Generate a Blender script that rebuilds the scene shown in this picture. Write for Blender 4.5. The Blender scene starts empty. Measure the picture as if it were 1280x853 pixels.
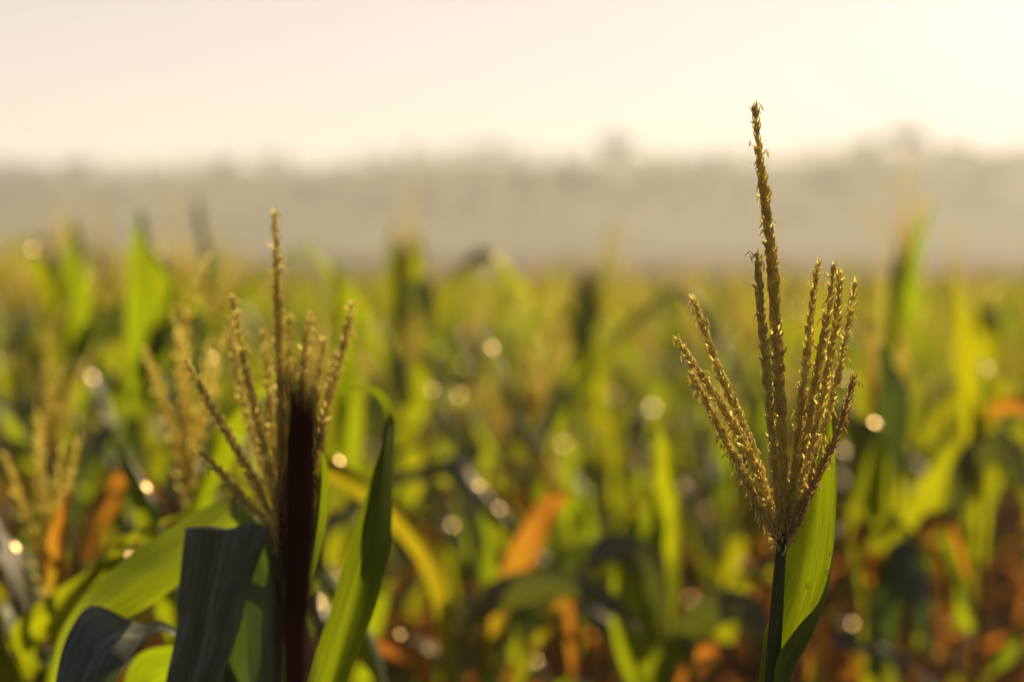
import bpy, math, random
import numpy as np
from mathutils import Vector, Matrix
random.seed(7); R = random.Random(11)
scene = bpy.context.scene
col = scene.collection
PI = math.pi
rad = math.radians

# ------------------------------------------------------------------ camera
CAM = Vector((0, 0, 1.40)); FPX = 2870.0; PITCH = math.atan(108.5/FPX)
FWD = Vector((0, math.cos(PITCH), -math.sin(PITCH))); UP = Vector((0, math.sin(PITCH), math.cos(PITCH)))
def P(px, py, d):
    """world point seen at pixel (1280x853) at depth d metres"""
    return CAM + FWD*d + Vector((1, 0, 0))*((px-640)/FPX*d) + UP*((426.5-py)/FPX*d)
def proj(p):
    v = Vector(p)-CAM; d = v.dot(FWD)
    return 640+v.x/d*FPX, 426.5-v.dot(UP)/d*FPX, d
cd = bpy.data.cameras.new('camera'); cam = bpy.data.objects.new('camera', cd); col.objects.link(cam)
cam.location = CAM; cam.rotation_euler = (PI/2-PITCH, 0, 0)
cd.sensor_width = 22.3; cd.lens = 50.0; cd.sensor_fit = 'HORIZONTAL'
cd.clip_start = 0.05; cd.clip_end = 6000
cd.dof.use_dof = True; cd.dof.focus_distance = 2.0; cd.dof.aperture_fstop = 1.65; cd.dof.aperture_blades = 0
scene.camera = cam

# ------------------------------------------------------------------ light
SUN_EL, SUN_AZ = 23.0, 30.0          # azimuth to the right of the view axis
w = bpy.data.worlds.new('World'); scene.world = w; w.use_nodes = True
nt = w.node_tree; bg = nt.nodes['Background']
sky = nt.nodes.new('ShaderNodeTexSky'); sky.sky_type = 'NISHITA'; sky.sun_disc = False
sky.sun_elevation = rad(SUN_EL); sky.sun_rotation = rad(SUN_AZ)
sky.air_density = 0.45; sky.dust_density = 0.9; sky.ozone_density = 1.0; sky.altitude = 0
tint = nt.nodes.new('ShaderNodeMix'); tint.data_type = 'RGBA'; tint.blend_type = 'MULTIPLY'; tint.inputs[0].default_value = 1
tint.inputs[7].default_value = (1.06, .92, .93, 1); nt.links.new(sky.outputs['Color'], tint.inputs[6])
# a pale morning haze veil that thins towards the zenith
tcw = nt.nodes.new('ShaderNodeTexCoord'); sx = nt.nodes.new('ShaderNodeSeparateXYZ'); nt.links.new(tcw.outputs['Generated'], sx.inputs[0])
vr = nt.nodes.new('ShaderNodeMapRange'); vr.interpolation_type = 'SMOOTHSTEP'; nt.links.new(sx.outputs['Z'], vr.inputs[0])
vr.inputs[1].default_value = 0.0; vr.inputs[2].default_value = .40; vr.inputs[3].default_value = .70; vr.inputs[4].default_value = .02
veil = nt.nodes.new('ShaderNodeMix'); veil.data_type = 'RGBA'; nt.links.new(vr.outputs[0], veil.inputs[0]); nt.links.new(tint.outputs[2], veil.inputs[6])
veil.inputs[7].default_value = (9.5, 8.1, 7.2, 1); nt.links.new(veil.outputs[2], bg.inputs['Color']); bg.inputs['Strength'].default_value = 0.0545
ld = bpy.data.lights.new('sun', 'SUN'); ld.energy = 5.0; ld.angle = rad(0.6); ld.color = (1.0, 0.76, 0.41)
so = bpy.data.objects.new('sun', ld); col.objects.link(so)
sd = Vector((math.sin(rad(SUN_AZ))*math.cos(rad(SUN_EL)), math.cos(rad(SUN_AZ))*math.cos(rad(SUN_EL)), math.sin(rad(SUN_EL))))
so.rotation_euler = (-sd).to_track_quat('-Z', 'Y').to_euler()
so.location = (0, 0, 30)
vs = scene.view_settings; vs.view_transform = 'Standard'; vs.look = 'None'; vs.gamma = 1; vs.use_curve_mapping = False
vs.exposure = 0.82
scene.cycles.use_denoising = True
scene.cycles.max_bounces = 8; scene.cycles.transmission_bounces = 6; scene.cycles.transparent_max_bounces = 6
scene.cycles.volume_bounces = 1
scene.cycles.use_adaptive_sampling = False
scene.cycles.sample_clamp_indirect = 0.0
scene.cycles.sample_clamp_direct = 0.0
scene.cycles.blur_glossy = 0.5

# ------------------------------------------------------------------ materials
def newmat(name):
    m = bpy.data.materials.new(name); m.use_nodes = True; n = m.node_tree.nodes; n.clear()
    out = n.new('ShaderNodeOutputMaterial'); return m, m.node_tree, n, out
def nd(n, typ, **kw):
    x = n.new(typ)
    for k, v in kw.items(): setattr(x, k, v)
    return x
def ramp(n, stops):
    r = n.new('ShaderNodeValToRGB'); e = r.color_ramp.elements
    while len(e) < len(stops): e.new(0.5)
    for i, (p, c) in enumerate(stops): e[i].position = p; e[i].color = (*c, 1)
    return r
def mixrgb(n, l, fac, a, b, mode='MIX'):
    x = n.new('ShaderNodeMix'); x.data_type = 'RGBA'; x.blend_type = mode
    for sock, v in ((x.inputs[0], fac), (x.inputs[6], a), (x.inputs[7], b)):
        if hasattr(v, 'is_output'): l.new(v, sock)
        elif isinstance(v, (tuple, list)): sock.default_value = (*v, 1)
        else: sock.default_value = v
    return x.outputs[2]

def leaf_material(name, refl, trans, dry_r, dry_t, rough=0.5, gloss=0.022, tw=0.55, alt_r=None, alt_t=None, rib=1.9):
    m, t, n, out = newmat(name); l = t.links
    at = nd(n, 'ShaderNodeAttribute', attribute_name='dry')
    uv = nd(n, 'ShaderNodeUVMap')
    sep = nd(n, 'ShaderNodeSeparateXYZ'); l.new(uv.outputs[0], sep.inputs[0])
    oi = nd(n, 'ShaderNodeObjectInfo')
    # parallel veins across the blade
    vv = nd(n, 'ShaderNodeMath', operation='MULTIPLY'); l.new(sep.outputs[0], vv.inputs[0]); vv.inputs[1].default_value = 150
    sn = nd(n, 'ShaderNodeMath', operation='SINE'); l.new(vv.outputs[0], sn.inputs[0])
    vn = nd(n, 'ShaderNodeMapRange'); l.new(sn.outputs[0], vn.inputs[0]); vn.inputs[1].default_value = -1; vn.inputs[3].default_value = 0.92; vn.inputs[4].default_value = 1.05
    # blotches stretched along the blade
    mp = nd(n, 'ShaderNodeMapping'); l.new(uv.outputs[0], mp.inputs[0]); mp.inputs[3].default_value = (14, 5, 1)
    l.new(oi.outputs['Random'], mp.inputs[1])
    nz = nd(n, 'ShaderNodeTexNoise'); nz.inputs['Scale'].default_value = 1.0; nz.inputs['Detail'].default_value = 4; l.new(mp.outputs[0], nz.inputs[0])
    bl = nd(n, 'ShaderNodeMapRange'); l.new(nz.outputs[0], bl.inputs[0]); bl.inputs[1].default_value = .3; bl.inputs[2].default_value = .7; bl.inputs[3].default_value = .7; bl.inputs[4].default_value = 1.2
    ml = nd(n, 'ShaderNodeMath', operation='MULTIPLY'); l.new(vn.outputs[0], ml.inputs[0]); l.new(bl.outputs[0], ml.inputs[1])
    # per-leaf hue
    hr = nd(n, 'ShaderNodeMapRange'); oc = nd(n, 'ShaderNodeSeparateColor'); l.new(oi.outputs['Color'], oc.inputs[0]); hm = nd(n, 'ShaderNodeMath', operation='MULTIPLY'); l.new(oi.outputs['Random'], hm.inputs[0]); l.new(oc.outputs[0], hm.inputs[1]); l.new(hm.outputs[0], hr.inputs[0]); hr.inputs[3].default_value = 0.0; hr.inputs[4].default_value = .7
    # dryness mask: attribute + noise
    dm = nd(n, 'ShaderNodeMath', operation='ADD'); l.new(at.outputs['Fac'], dm.inputs[0])
    dn = nd(n, 'ShaderNodeMapRange'); l.new(nz.outputs[0], dn.inputs[0]); dn.inputs[1].default_value = .35; dn.inputs[2].default_value = .75; dn.inputs[3].default_value = -.25; dn.inputs[4].default_value = .25
    l.new(dn.outputs[0], dm.inputs[1])
    n3 = nd(n, 'ShaderNodeTexNoise'); mp3 = nd(n, 'ShaderNodeMapping'); l.new(uv.outputs[0], mp3.inputs[0]); mp3.inputs[3].default_value = (16, 34, 1); l.new(oi.outputs['Random'], mp3.inputs[1]); l.new(mp3.outputs[0], n3.inputs[0]); n3.inputs['Detail'].default_value = 3
    sp = nd(n, 'ShaderNodeMapRange'); l.new(n3.outputs[0], sp.inputs[0]); sp.inputs[1].default_value = .69; sp.inputs[2].default_value = .78; sp.inputs[3].default_value = 0; sp.inputs[4].default_value = .7
    dq = nd(n, 'ShaderNodeMath', operation='ADD'); l.new(dm.outputs[0], dq.inputs[0]); l.new(sp.outputs[0], dq.inputs[1]); dm = dq
    ds = nd(n, 'ShaderNodeMapRange'); l.new(dm.outputs[0], ds.inputs[0]); ds.inputs[1].default_value = .3; ds.inputs[2].default_value = .7
    # pale midrib down the middle of the blade
    ab = nd(n, 'ShaderNodeMath', operation='SUBTRACT'); l.new(sep.outputs[0], ab.inputs[0]); ab.inputs[1].default_value = .5
    aa = nd(n, 'ShaderNodeMath', operation='ABSOLUTE'); l.new(ab.outputs[0], aa.inputs[0])
    rm = nd(n, 'ShaderNodeMapRange', interpolation_type='SMOOTHSTEP'); l.new(aa.outputs[0], rm.inputs[0]); rm.inputs[1].default_value = .015; rm.inputs[2].default_value = .05; rm.inputs[3].default_value = rib; rm.inputs[4].default_value = 1
    # lengthwise streaks and mottling
    n2 = nd(n, 'ShaderNodeTexNoise'); mp2 = nd(n, 'ShaderNodeMapping'); l.new(uv.outputs[0], mp2.inputs[0]); mp2.inputs[3].default_value = (28, 3.0, 1); l.new(oi.outputs['Random'], mp2.inputs[1]); l.new(mp2.outputs[0], n2.inputs[0]); n2.inputs['Detail'].default_value = 6
    st = nd(n, 'ShaderNodeMapRange'); l.new(n2.outputs[0], st.inputs[0]); st.inputs[1].default_value = .35; st.inputs[2].default_value = .68; st.inputs[3].default_value = .6; st.inputs[4].default_value = 1.6
    m0 = nd(n, 'ShaderNodeMath', operation='MULTIPLY'); l.new(rm.outputs[0], m0.inputs[0]); l.new(st.outputs[0], m0.inputs[1])
    def c(base, alt, dry, rel=True):
        a = mixrgb(n, l, hr.outputs[0], base, alt)
        b = mixrgb(n, l, ds.outputs[0], a, dry)
        sc = nd(n, 'ShaderNodeVectorMath', operation='SCALE'); l.new(b, sc.inputs[0])
        if rel:
            mm = nd(n, 'ShaderNodeMath', operation='MULTIPLY'); l.new(ml.outputs[0], mm.inputs[0]); l.new(m0.outputs[0], mm.inputs[1]); l.new(mm.outputs[0], sc.inputs['Scale'])
        else: l.new(ml.outputs[0], sc.inputs['Scale'])
        return sc.outputs[0]
    cr = c(refl, alt_r or (refl[0]*1.6, refl[1]*1.15, refl[2]), dry_r)
    ct = c(trans, alt_t or (trans[0]*1.75, trans[1]*1.1, trans[2]), dry_t, False)
    bp = nd(n, 'ShaderNodeBump'); bp.inputs['Strength'].default_value = 0.35; bp.inputs['Distance'].default_value = 0.0006; l.new(ml.outputs[0], bp.inputs['Height'])
    di = nd(n, 'ShaderNodeBsdfDiffuse'); l.new(cr, di.inputs[0]); l.new(bp.outputs[0], di.inputs['Normal'])
    tr = nd(n, 'ShaderNodeBsdfTranslucent'); l.new(ct, tr.inputs[0])
    m1 = nd(n, 'ShaderNodeMixShader'); m1.inputs[0].default_value = tw; l.new(di.outputs[0], m1.inputs[1]); l.new(tr.outputs[0], m1.inputs[2])
    gl = nd(n, 'ShaderNodeBsdfGlossy'); gl.inputs['Roughness'].default_value = rough; gl.inputs[0].default_value = (1, 1, 1, 1); l.new(bp.outputs[0], gl.inputs['Normal'])
    fr = nd(n, 'ShaderNodeFresnel'); fr.inputs[0].default_value = 1.42
    fm = nd(n, 'ShaderNodeMath', operation='MULTIPLY'); l.new(fr.outputs[0], fm.inputs[0])
    dg = nd(n, 'ShaderNodeMapRange'); l.new(ds.outputs[0], dg.inputs[0]); dg.inputs[3].default_value = gloss; dg.inputs[4].default_value = gloss*.35
    l.new(dg.outputs[0], fm.inputs[1])
    m2 = nd(n, 'ShaderNodeMixShader'); l.new(fm.outputs[0], m2.inputs[0]); l.new(m1.outputs[0], m2.inputs[1]); l.new(gl.outputs[0], m2.inputs[2])
    l.new(m2.outputs[0], out.inputs[0]); return m

M = {}
M['leaf'] = leaf_material('corn_leaf', (.036, .070, .012), (.30, .43, .004), (.24, .12, .03), (.55, .25, .02))
M['leaf_thick'] = leaf_material('thick_green_leaf', (.030, .062, .010), (.17, .26, .003), (.24, .12, .03), (.55, .25, .02), rough=.45, gloss=.03)
M['leaf_shaded'] = leaf_material('shaded_corn_leaf', (.105, .122, .090), (.07, .12, .005), (.20, .085, .03), (.40, .17, .015), rough=0.45, gloss=0.035, tw=0.42)  # darker corn leaf copy, shade and grey sky sheen put into its colours
M['leaf_dry'] = leaf_material('dry_corn_leaf', (.19, .095, .028), (.58, .21, .010), (.13, .065, .035), (.26, .10, .025), rough=.65, gloss=.004, alt_r=(.26, .16, .05), alt_t=(.60, .28, .02))

def tassel_material(name, c1, c2, tr, tw=.35):
    m, t, n, out = newmat(name); l = t.links
    at = nd(n, 'ShaderNodeAttribute', attribute_name='tint')
    c0 = mixrgb(n, l, at.outputs['Fac'], c1, c2)
    sb = nd(n, 'ShaderNodeMath', operation='SUBTRACT', use_clamp=True); l.new(at.outputs['Fac'], sb.inputs[0]); sb.inputs[1].default_value = 1
    cc = mixrgb(n, l, sb.outputs[0], c0, (.85, .70, .36))
    nz = nd(n, 'ShaderNodeTexNoise'); nz.inputs['Scale'].default_value = 400
    tc = nd(n, 'ShaderNodeTexCoord'); l.new(tc.outputs['Object'], nz.inputs[0])
    k = nd(n, 'ShaderNodeMapRange'); l.new(nz.outputs[0], k.inputs[0]); k.inputs[3].default_value = .6; k.inputs[4].default_value = 1.4
    sc = nd(n, 'ShaderNodeVectorMath', operation='SCALE'); l.new(cc, sc.inputs[0]); l.new(k.outputs[0], sc.inputs['Scale'])
    di = nd(n, 'ShaderNodeBsdfPrincipled'); l.new(sc.outputs[0], di.inputs['Base Color']); di.inputs['Roughness'].default_value = .42; di.inputs['Specular IOR Level'].default_value = .35
    ts = nd(n, 'ShaderNodeBsdfTranslucent'); t2 = mixrgb(n, l, .5, cc, tr); l.new(t2, ts.inputs[0])
    mx = nd(n, 'ShaderNodeMixShader'); mx.inputs[0].default_value = tw; l.new(di.outputs[0], mx.inputs[1]); l.new(ts.outputs[0], mx.inputs[2])
    l.new(mx.outputs[0], out.inputs[0]); return m
M['tassel'] = tassel_material('tassel_spikelets', (.44, .36, .105), (.60, .55, .17), (.96, .84, .28), .68)
M['tassel_brown'] = tassel_material('brown_tassel_spikelets', (.27, .18, .06), (.42, .30, .10), (.80, .58, .18), .52)
M['tassel_field'] = tassel_material('field_tassel', (.54, .46, .12), (.62, .56, .15), (.98, .86, .24), .74)

def simple(name, stops, scale, rough=.8, spec=.3, bump=0, detail=6, coord='Object', stretch=(1, 1, 1)):
    m, t, n, out = newmat(name); l = t.links
    tc = nd(n, 'ShaderNodeTexCoord'); mp = nd(n, 'ShaderNodeMapping'); l.new(tc.outputs[coord], mp.inputs[0]); mp.inputs[3].default_value = stretch
    nz = nd(n, 'ShaderNodeTexNoise'); nz.inputs['Scale'].default_value = scale; nz.inputs['Detail'].default_value = detail; l.new(mp.outputs[0], nz.inputs[0])
    r = ramp(n, stops); l.new(nz.outputs[0], r.inputs[0])
    b = nd(n, 'ShaderNodeBsdfPrincipled'); l.new(r.outputs[0], b.inputs['Base Color']); b.inputs['Roughness'].default_value = rough; b.inputs['Specular IOR Level'].default_value = spec
    if bump:
        bp = nd(n, 'ShaderNodeBump'); bp.inputs['Strength'].default_value = .8; bp.inputs['Distance'].default_value = bump; l.new(nz.outputs[0], bp.inputs['Height']); l.new(bp.outputs[0], b.inputs['Normal'])
    l.new(b.outputs[0], out.inputs[0]); return m
M['stalk'] = simple('corn_stalk', [(.3, (.028, .040, .007)), (.7, (.055, .065, .014))], 30, .55, .12, stretch=(1, 1, .08))
M['maroon'] = simple('maroon_stalk', [(.3, (.020, .006, .004)), (.7, (.055, .014, .008))], 120, .85, .1, bump=.001, stretch=(1, 1, .1))
M['soil'] = simple('soil', [(.3, (.020, .010, .004)), (.55, (.040, .019, .006)), (.75, (.07, .034, .010))], 3.0, .95, 0, bump=.03)
M['stubble'] = simple('dry_field', [(.3, (.045, .026, .011)), (.5, (.085, .050, .018)), (.7, (.06, .045, .015))], .06, .95, .1, stretch=(1, .5, 1))
M['hill'] = simple('hillside', [(.3, (.06, .065, .03)), (.5, (.10, .10, .04)), (.7, (.16, .13, .06))], .02, .95, .1)
M['crown'] = simple('tree_foliage', [(.3, (.022, .036, .012)), (.7, (.045, .062, .018))], .6, .7, .2)
M['bark'] = simple('bark', [(.3, (.05, .035, .025)), (.7, (.10, .075, .05))], 3, .9, .1)

def water_mat():
    m, t, n, out = newmat('dew_water'); l = t.links
    g = nd(n, 'ShaderNodeBsdfGlass'); g.inputs['IOR'].default_value = 1.33; g.inputs['Roughness'].default_value = 0.02
    s = nd(n, 'ShaderNodeBsdfGlossy'); s.inputs['Roughness'].default_value = 0.24
    f = nd(n, 'ShaderNodeFresnel'); f.inputs[0].default_value = 1.33
    x = nd(n, 'ShaderNodeMixShader'); l.new(f.outputs[0], x.inputs[0]); l.new(g.outputs[0], x.inputs[1]); l.new(s.outputs[0], x.inputs[2])
    l.new(x.outputs[0], out.inputs[0]); return m
M['dew'] = water_mat()
def glint_mat():
    m, t, n, out = newmat('glint_film'); l = t.links
    g = nd(n, 'ShaderNodeBsdfGlass'); g.inputs['IOR'].default_value = 1.33; g.inputs['Roughness'].default_value = 0.02
    s = nd(n, 'ShaderNodeBsdfGlossy'); s.inputs['Roughness'].default_value = 0.34; s.inputs[0].default_value = (1, .76, .46, 1)  # warm sunlight tint painted into the gloss of the glint discs
    f = nd(n, 'ShaderNodeFresnel'); f.inputs[0].default_value = 1.45
    x = nd(n, 'ShaderNodeMixShader'); l.new(f.outputs[0], x.inputs[0]); l.new(g.outputs[0], x.inputs[1]); l.new(s.outputs[0], x.inputs[2])
    l.new(x.outputs[0], out.inputs[0]); return m
M['glint'] = glint_mat()

# ------------------------------------------------------------------ helpers
def cr_spline(pts, n):
    """Catmull-Rom through pts (arrays), n samples"""
    p = np.array(pts, float); k = len(p)
    if k == 2:
        t = np.linspace(0, 1, n)[:, None]; return p[0]*(1-t)+p[1]*t
    q = np.vstack([2*p[0]-p[1], p, 2*p[-1]-p[-2]])
    out = []
    for s in np.linspace(0, k-1-1e-9, n):
        i = int(s); t = s-i; a, b, c, d = q[i], q[i+1], q[i+2], q[i+3]
        out.append(.5*((2*b)+(-a+c)*t+(2*a-5*b+4*c-d)*t*t+(-a+3*b-3*c+d)*t**3))
    return np.array(out)

class MB:
    def __init__(s): s.v = []; s.f = []; s.uv = []; s.at = []
    def add(s, verts, faces, att=0., uvs=None):
        b = len(s.v); s.v += [tuple(map(float, v)) for v in verts]; s.f += [tuple(i+b for i in f) for f in faces]
        s.at += list(att) if hasattr(att, '__len__') else [att]*len(verts)
        s.uv += list(uvs) if uvs is not None else [(0, 0)]*len(verts)
    def tube(s, pts, radii, sides=8, att=0., cap=True):
        pts = [Vector(p) for p in pts]; n = len(pts); vs_, uv = [], []; ref = None
        for i, p in enumerate(pts):
            t = (pts[min(i+1, n-1)]-pts[max(i-1, 0)]).normalized()
            if ref is None: ref = t.orthogonal().normalized()
            ref = (ref-t*ref.dot(t)).normalized(); bi = t.cross(ref)
            r = radii[i] if hasattr(radii, '__len__') else radii
            for k in range(sides):
                a = 2*PI*k/sides; vs_.append(p+(ref*math.cos(a)+bi*math.sin(a))*r); uv.append((k/sides, i/n))
        fs = [(i*sides+k, i*sides+(k+1) % sides, (i+1)*sides+(k+1) % sides, (i+1)*sides+k) for i in range(n-1) for k in range(sides)]
        if cap: fs += [tuple(range(sides))[::-1], tuple(range((n-1)*sides, n*sides))]
        s.add(vs_, fs, att, uv)
    def grid(s, rows, att=0., close=False):
        """rows: list of equal-length lists of points"""
        n, m = len(rows), len(rows[0])
        fs = [(i*m+j, i*m+j+1, (i+1)*m+j+1, (i+1)*m+j) for i in range(n-1) for j in range(m-1)]
        uv = [(j/(m-1), i/(n-1)) for i in range(n) for j in range(m)]
        s.add([p for r in rows for p in r], fs, att, uv)
    def mesh(s, name, attname='dry', smooth=True):
        me = bpy.data.meshes.new(name); me.from_pydata(s.v, [], s.f); me.update()
        a = me.attributes.new(attname, 'FLOAT', 'POINT'); a.data.foreach_set('value', np.array(s.at, dtype=np.float32))
        ul = me.uv_layers.new(name='UVMap'); uv = np.array(s.uv, dtype=np.float32)
        li = np.zeros(len(me.loops), dtype=np.int32); me.loops.foreach_get('vertex_index', li)
        ul.data.foreach_set('uv', uv[li].ravel())
        if smooth: me.polygons.foreach_set('use_smooth', np.ones(len(me.polygons), dtype=bool))
        return me
    def build(s, name, mat, parent=None, loc=(0, 0, 0), attname='dry', smooth=True):
        me = s.mesh(name, attname, smooth); me.materials.append(mat)
        o = bpy.data.objects.new(name, me); col.objects.link(o); o.location = loc
        if parent is not None: o.parent = parent
        return o
def rel(verts, origin):
    return [Vector(v)-origin for v in verts]
def tag(o, label=None, cat=None, group=None, kind=None):
    if label: o['label'] = label
    if cat: o['category'] = cat
    if group: o['group'] = group
    if kind: o['kind'] = kind
    return o
def empty(name, loc, rz=0):
    o = bpy.data.objects.new(name, None); col.objects.link(o); o.location = loc; o.rotation_euler = (0, 0, rz); o.empty_display_size = .1
    return o

# ---- leaves
def blade_rows(centers, sides, widths, fold=.18, wave=0., nl=28, nw=7, seed=0, wfreq=9):
    """a strap leaf: centre line, side directions and half widths at controls -> grid rows"""
    rr = random.Random(seed); ph = [rr.uniform(0, 6.28) for _ in range(4)]
    C = cr_spline(centers, nl); S = cr_spline(sides, nl); W = cr_spline([[x] for x in widths], nl)[:, 0]
    rows = []
    for i in range(nl):
        t = Vector(C[min(i+1, nl-1)]-C[max(i-1, 0)])
        if t.length < 1e-9: t = Vector((0, 0, 1))
        t.normalize(); s_ = Vector(S[i]); s_ = (s_-t*s_.dot(t)); s_.normalize(); nrm = s_.cross(t)
        c = Vector(C[i]); hw = max(W[i], .0006); u = i/(nl-1); r = []
        for j in range(nw):
            x = j/(nw-1)*2-1
            edge = x*x*hw*wave*(math.sin(wfreq*u*2+ph[0 if x < 0 else 1])+.5*math.sin(wfreq*3.7*u+ph[2 if x < 0 else 3]))
            lift = fold*hw*(abs(x)-.5) - .10*hw*math.exp(-(x/.12)**2)
            r.append(c+s_*x*hw*(1-.02*abs(x))+nrm*(lift+edge))
        rows.append(r)
    return rows
def leaf_dry(nl, nw, tip=0., base=0., all_=0.):
    out = []
    for i in range(nl):
        u = i/(nl-1)
        for j in range(nw):
            x = abs(j/(nw-1)*2-1)
            out.append(min(1, all_+tip*max(0, (u-.55)/.45)**1.5*(0.7+.5*x)))
    return out
def std_profile(u):
    return (min(1, .55+2.2*u))*(1-max(0, (u-.35)/.65)**1.9)

def generic_leaf(L, W, e0, bend, twist, seed, kink=0, wave=.3):
    """leaf leaving the origin toward +X: e0 start elevation (deg), bend total (deg)"""
    rr = random.Random(seed); n = 10; p = Vector((0, 0, 0)); cs, ss, ws = [], [], []
    side = Vector((0, 1, 0)); az = 0; azd = rr.uniform(-14, 14)
    for i in range(n):
        u = i/(n-1)
        el = rad(e0-bend*(u**1.5)) if not kink else rad(e0-(kink*1/(1+math.exp(-(u-.5)*28)))-bend*.3*u)
        az = rad(azd*u*2)
        d = Vector((math.cos(el)*math.cos(az), math.cos(el)*math.sin(az), math.sin(el)))
        cs.append(p.copy()); tw = rad(twist*u)
        s0 = Vector((-math.sin(az), math.cos(az), 0)); nn = s0.cross(d)
        ss.append(s0*math.cos(tw)+nn*math.sin(tw)); ws.append(W*.5*std_profile(u))
        p = p+d*(L/(n-1))
    return blade_rows(cs, ss, ws, fold=rr.uniform(.25, .5), wave=wave, nl=22, nw=5, seed=seed)

# ---- tassels
def spikelet(mb, base, d, side, L, w, tint, nsd=5):
    """a pointed husk at base pointing along d"""
    d = d.normalized(); side = (side-d*side.dot(d)).normalized(); b2 = d.cross(side)
    prof = ((0, .35), (.25, .95), (.55, 1.0), (.82, .5)); vs_ = []; m = 5
    for (u, r) in prof:
        for k in range(m):
            a = rad(-105+210*k/(m-1)); vs_.append(base+d*(L*u)+(side*math.cos(a)+b2*math.sin(a)*.8)*(w*.5*r))
    vs_.append(base+d*L)
    fs = [(i*m+k, i*m+k+1, (i+1)*m+k+1, (i+1)*m+k) for i in range(3) for k in range(m-1)]
    fs += [(3*m+k, 3*m+k+1, 4*m) for k in range(m-1)]
    mb.add(vs_, fs, tint)
def anther(mb, p, rr, s=1.):
    """a thin filament with a split, drooping pollen sac"""
    d = Vector((rr.uniform(-1, 1), rr.uniform(-1, 1), rr.uniform(-1.3, .4))).normalized(); q = p+d*.0025*s
    mb.tube([p, q], [.00022*s, .00022*s], 4, 1.6, False)
    e = (d*.4+Vector((rr.uniform(-.6, .6), rr.uniform(-.6, .6), -1))).normalized()
    ln = rr.uniform(.005, .0085)*s
    mb.tube([q, q+e*ln*.5, q+e*ln], [.0005*s, .0008*s, .0003*s], 4, rr.uniform(1.3, 2.), True)
def tassel_axis(mb, pts, wid, seed, base_bare=0., pitch=.0042, ranks=3, an=.25, slen=.0095, tint=(0, 1), tipbare=0., scale=1.):
    """rachis tube through pts (tip first) covered in overlapping spikelets; wid: diameters at pts"""
    rr = random.Random(seed); n = 60
    A = cr_spline(pts[::-1], n); Wd = cr_spline([[x] for x in wid[::-1]], n)[:, 0]
    A = [Vector(a) for a in A]
    seg = [0]
    for i in range(1, n): seg.append(seg[-1]+(A[i]-A[i-1]).length)
    total = seg[-1]
    def at(s_):
        for i in range(1, n):
            if seg[i] >= s_:
                k = (s_-seg[i-1])/max(1e-9, seg[i]-seg[i-1]); return A[i-1].lerp(A[i], k), (A[i]-A[i-1]).normalized(), Wd[i-1]*(1-k)+Wd[i]*k
        return A[-1], (A[-1]-A[-2]).normalized(), Wd[-1]
    mb.tube(A, [max(.0009, x*.17) for x in Wd], 6, .15)
    s_ = base_bare*total; k = 0
    while s_ < total*(1-tipbare)-.003:
        p, t, wd = at(s_); o = t.orthogonal().normalized(); b = t.cross(o)
        for r in range(ranks):
            a = 2*PI*(r/ranks+k*.5/ranks)+rr.uniform(-.45, .45)
            rad_ = (o*math.cos(a)+b*math.sin(a))
            open_ = rr.uniform(.10, .40) if rr.random() > .12 else rr.uniform(.5, .95)
            L = slen*rr.uniform(.75, 1.15)*scale
            pos = p+rad_*(wd*.15)+t*rr.uniform(-.001, .001)
            d = t*math.cos(open_)+rad_*math.sin(open_)
            u = s_/total
            tt = min(1, max(0, rr.gauss(tint[0]*(1-u)+tint[1]*u if False else .5, .38)))
            spikelet(mb, pos, d, rad_, L, max(.0023, wd*.35)*rr.uniform(.8, 1.15), tt)
            if rr.random() < an:
                anther(mb, pos+d*L*rr.uniform(.7, 1), rr, scale)
                if rr.random() < .4: anther(mb, pos+d*L*rr.uniform(.7, 1), rr, scale)
        s_ += pitch*scale*rr.uniform(.8, 1.2); k += 1

def drop_mesh(r=1.0):
    mb = MB()
    mb.grid([[(r*math.sin(a)*math.cos(b), r*math.sin(a)*math.sin(b), r*(.62*math.cos(a) if a < PI/2 else .28*math.cos(a))+r*.3) for b in np.linspace(0, 2*PI, 17)] for a in np.linspace(.001, PI-.001, 13)])
    me = mb.mesh('dew_glint'); me.materials.append(M['dew']); return me
DROP = drop_mesh(1.0)
def dew(parent, p, nrm, r):
    o = bpy.data.objects.new('dew_glint', DROP); col.objects.link(o); o.parent = parent
    o.matrix_local = Matrix.Translation(p) @ nrm.to_track_quat('Z', 'Y').to_matrix().to_4x4() @ Matrix.Scale(r, 4)
    return o

# ------------------------------------------------------------------ setting
mb = MB()
ys = list(np.linspace(-8, 60, 86))+[120, 300, 700, 1500, 3500]
xs = [-3500, -1200, -300, -60]+list(np.linspace(-14, 14, 57))+[60, 300, 1200, 3500]
rg = random.Random(3)
rows = [[(x, y, (rg.uniform(-.035, .03) if (abs(x) < 14 and y < 45) else 0)) for x in xs] for y in ys]
mb.grid(rows); g = mb.build('ground', M['soil']); tag(g, 'dark bare soil under the corn plants', 'ground', kind='structure')

# tan stubble field beyond the corn, gently rising towards the hills
def fieldz(x, y): return .25+max(0, y-60)/230*1.0
mb = MB(); ys = np.linspace(44, 330, 24); xs = np.linspace(-220, 220, 45)
mb.grid([[(x, y, (0.03 if i == 0 else fieldz(x, y))+rg.uniform(-.04, .04)) for x in xs] for i, y in enumerate(ys)])
o = mb.build('dry_field', M['stubble']); tag(o, 'tan dry field beyond the green corn', 'field', kind='structure')

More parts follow.
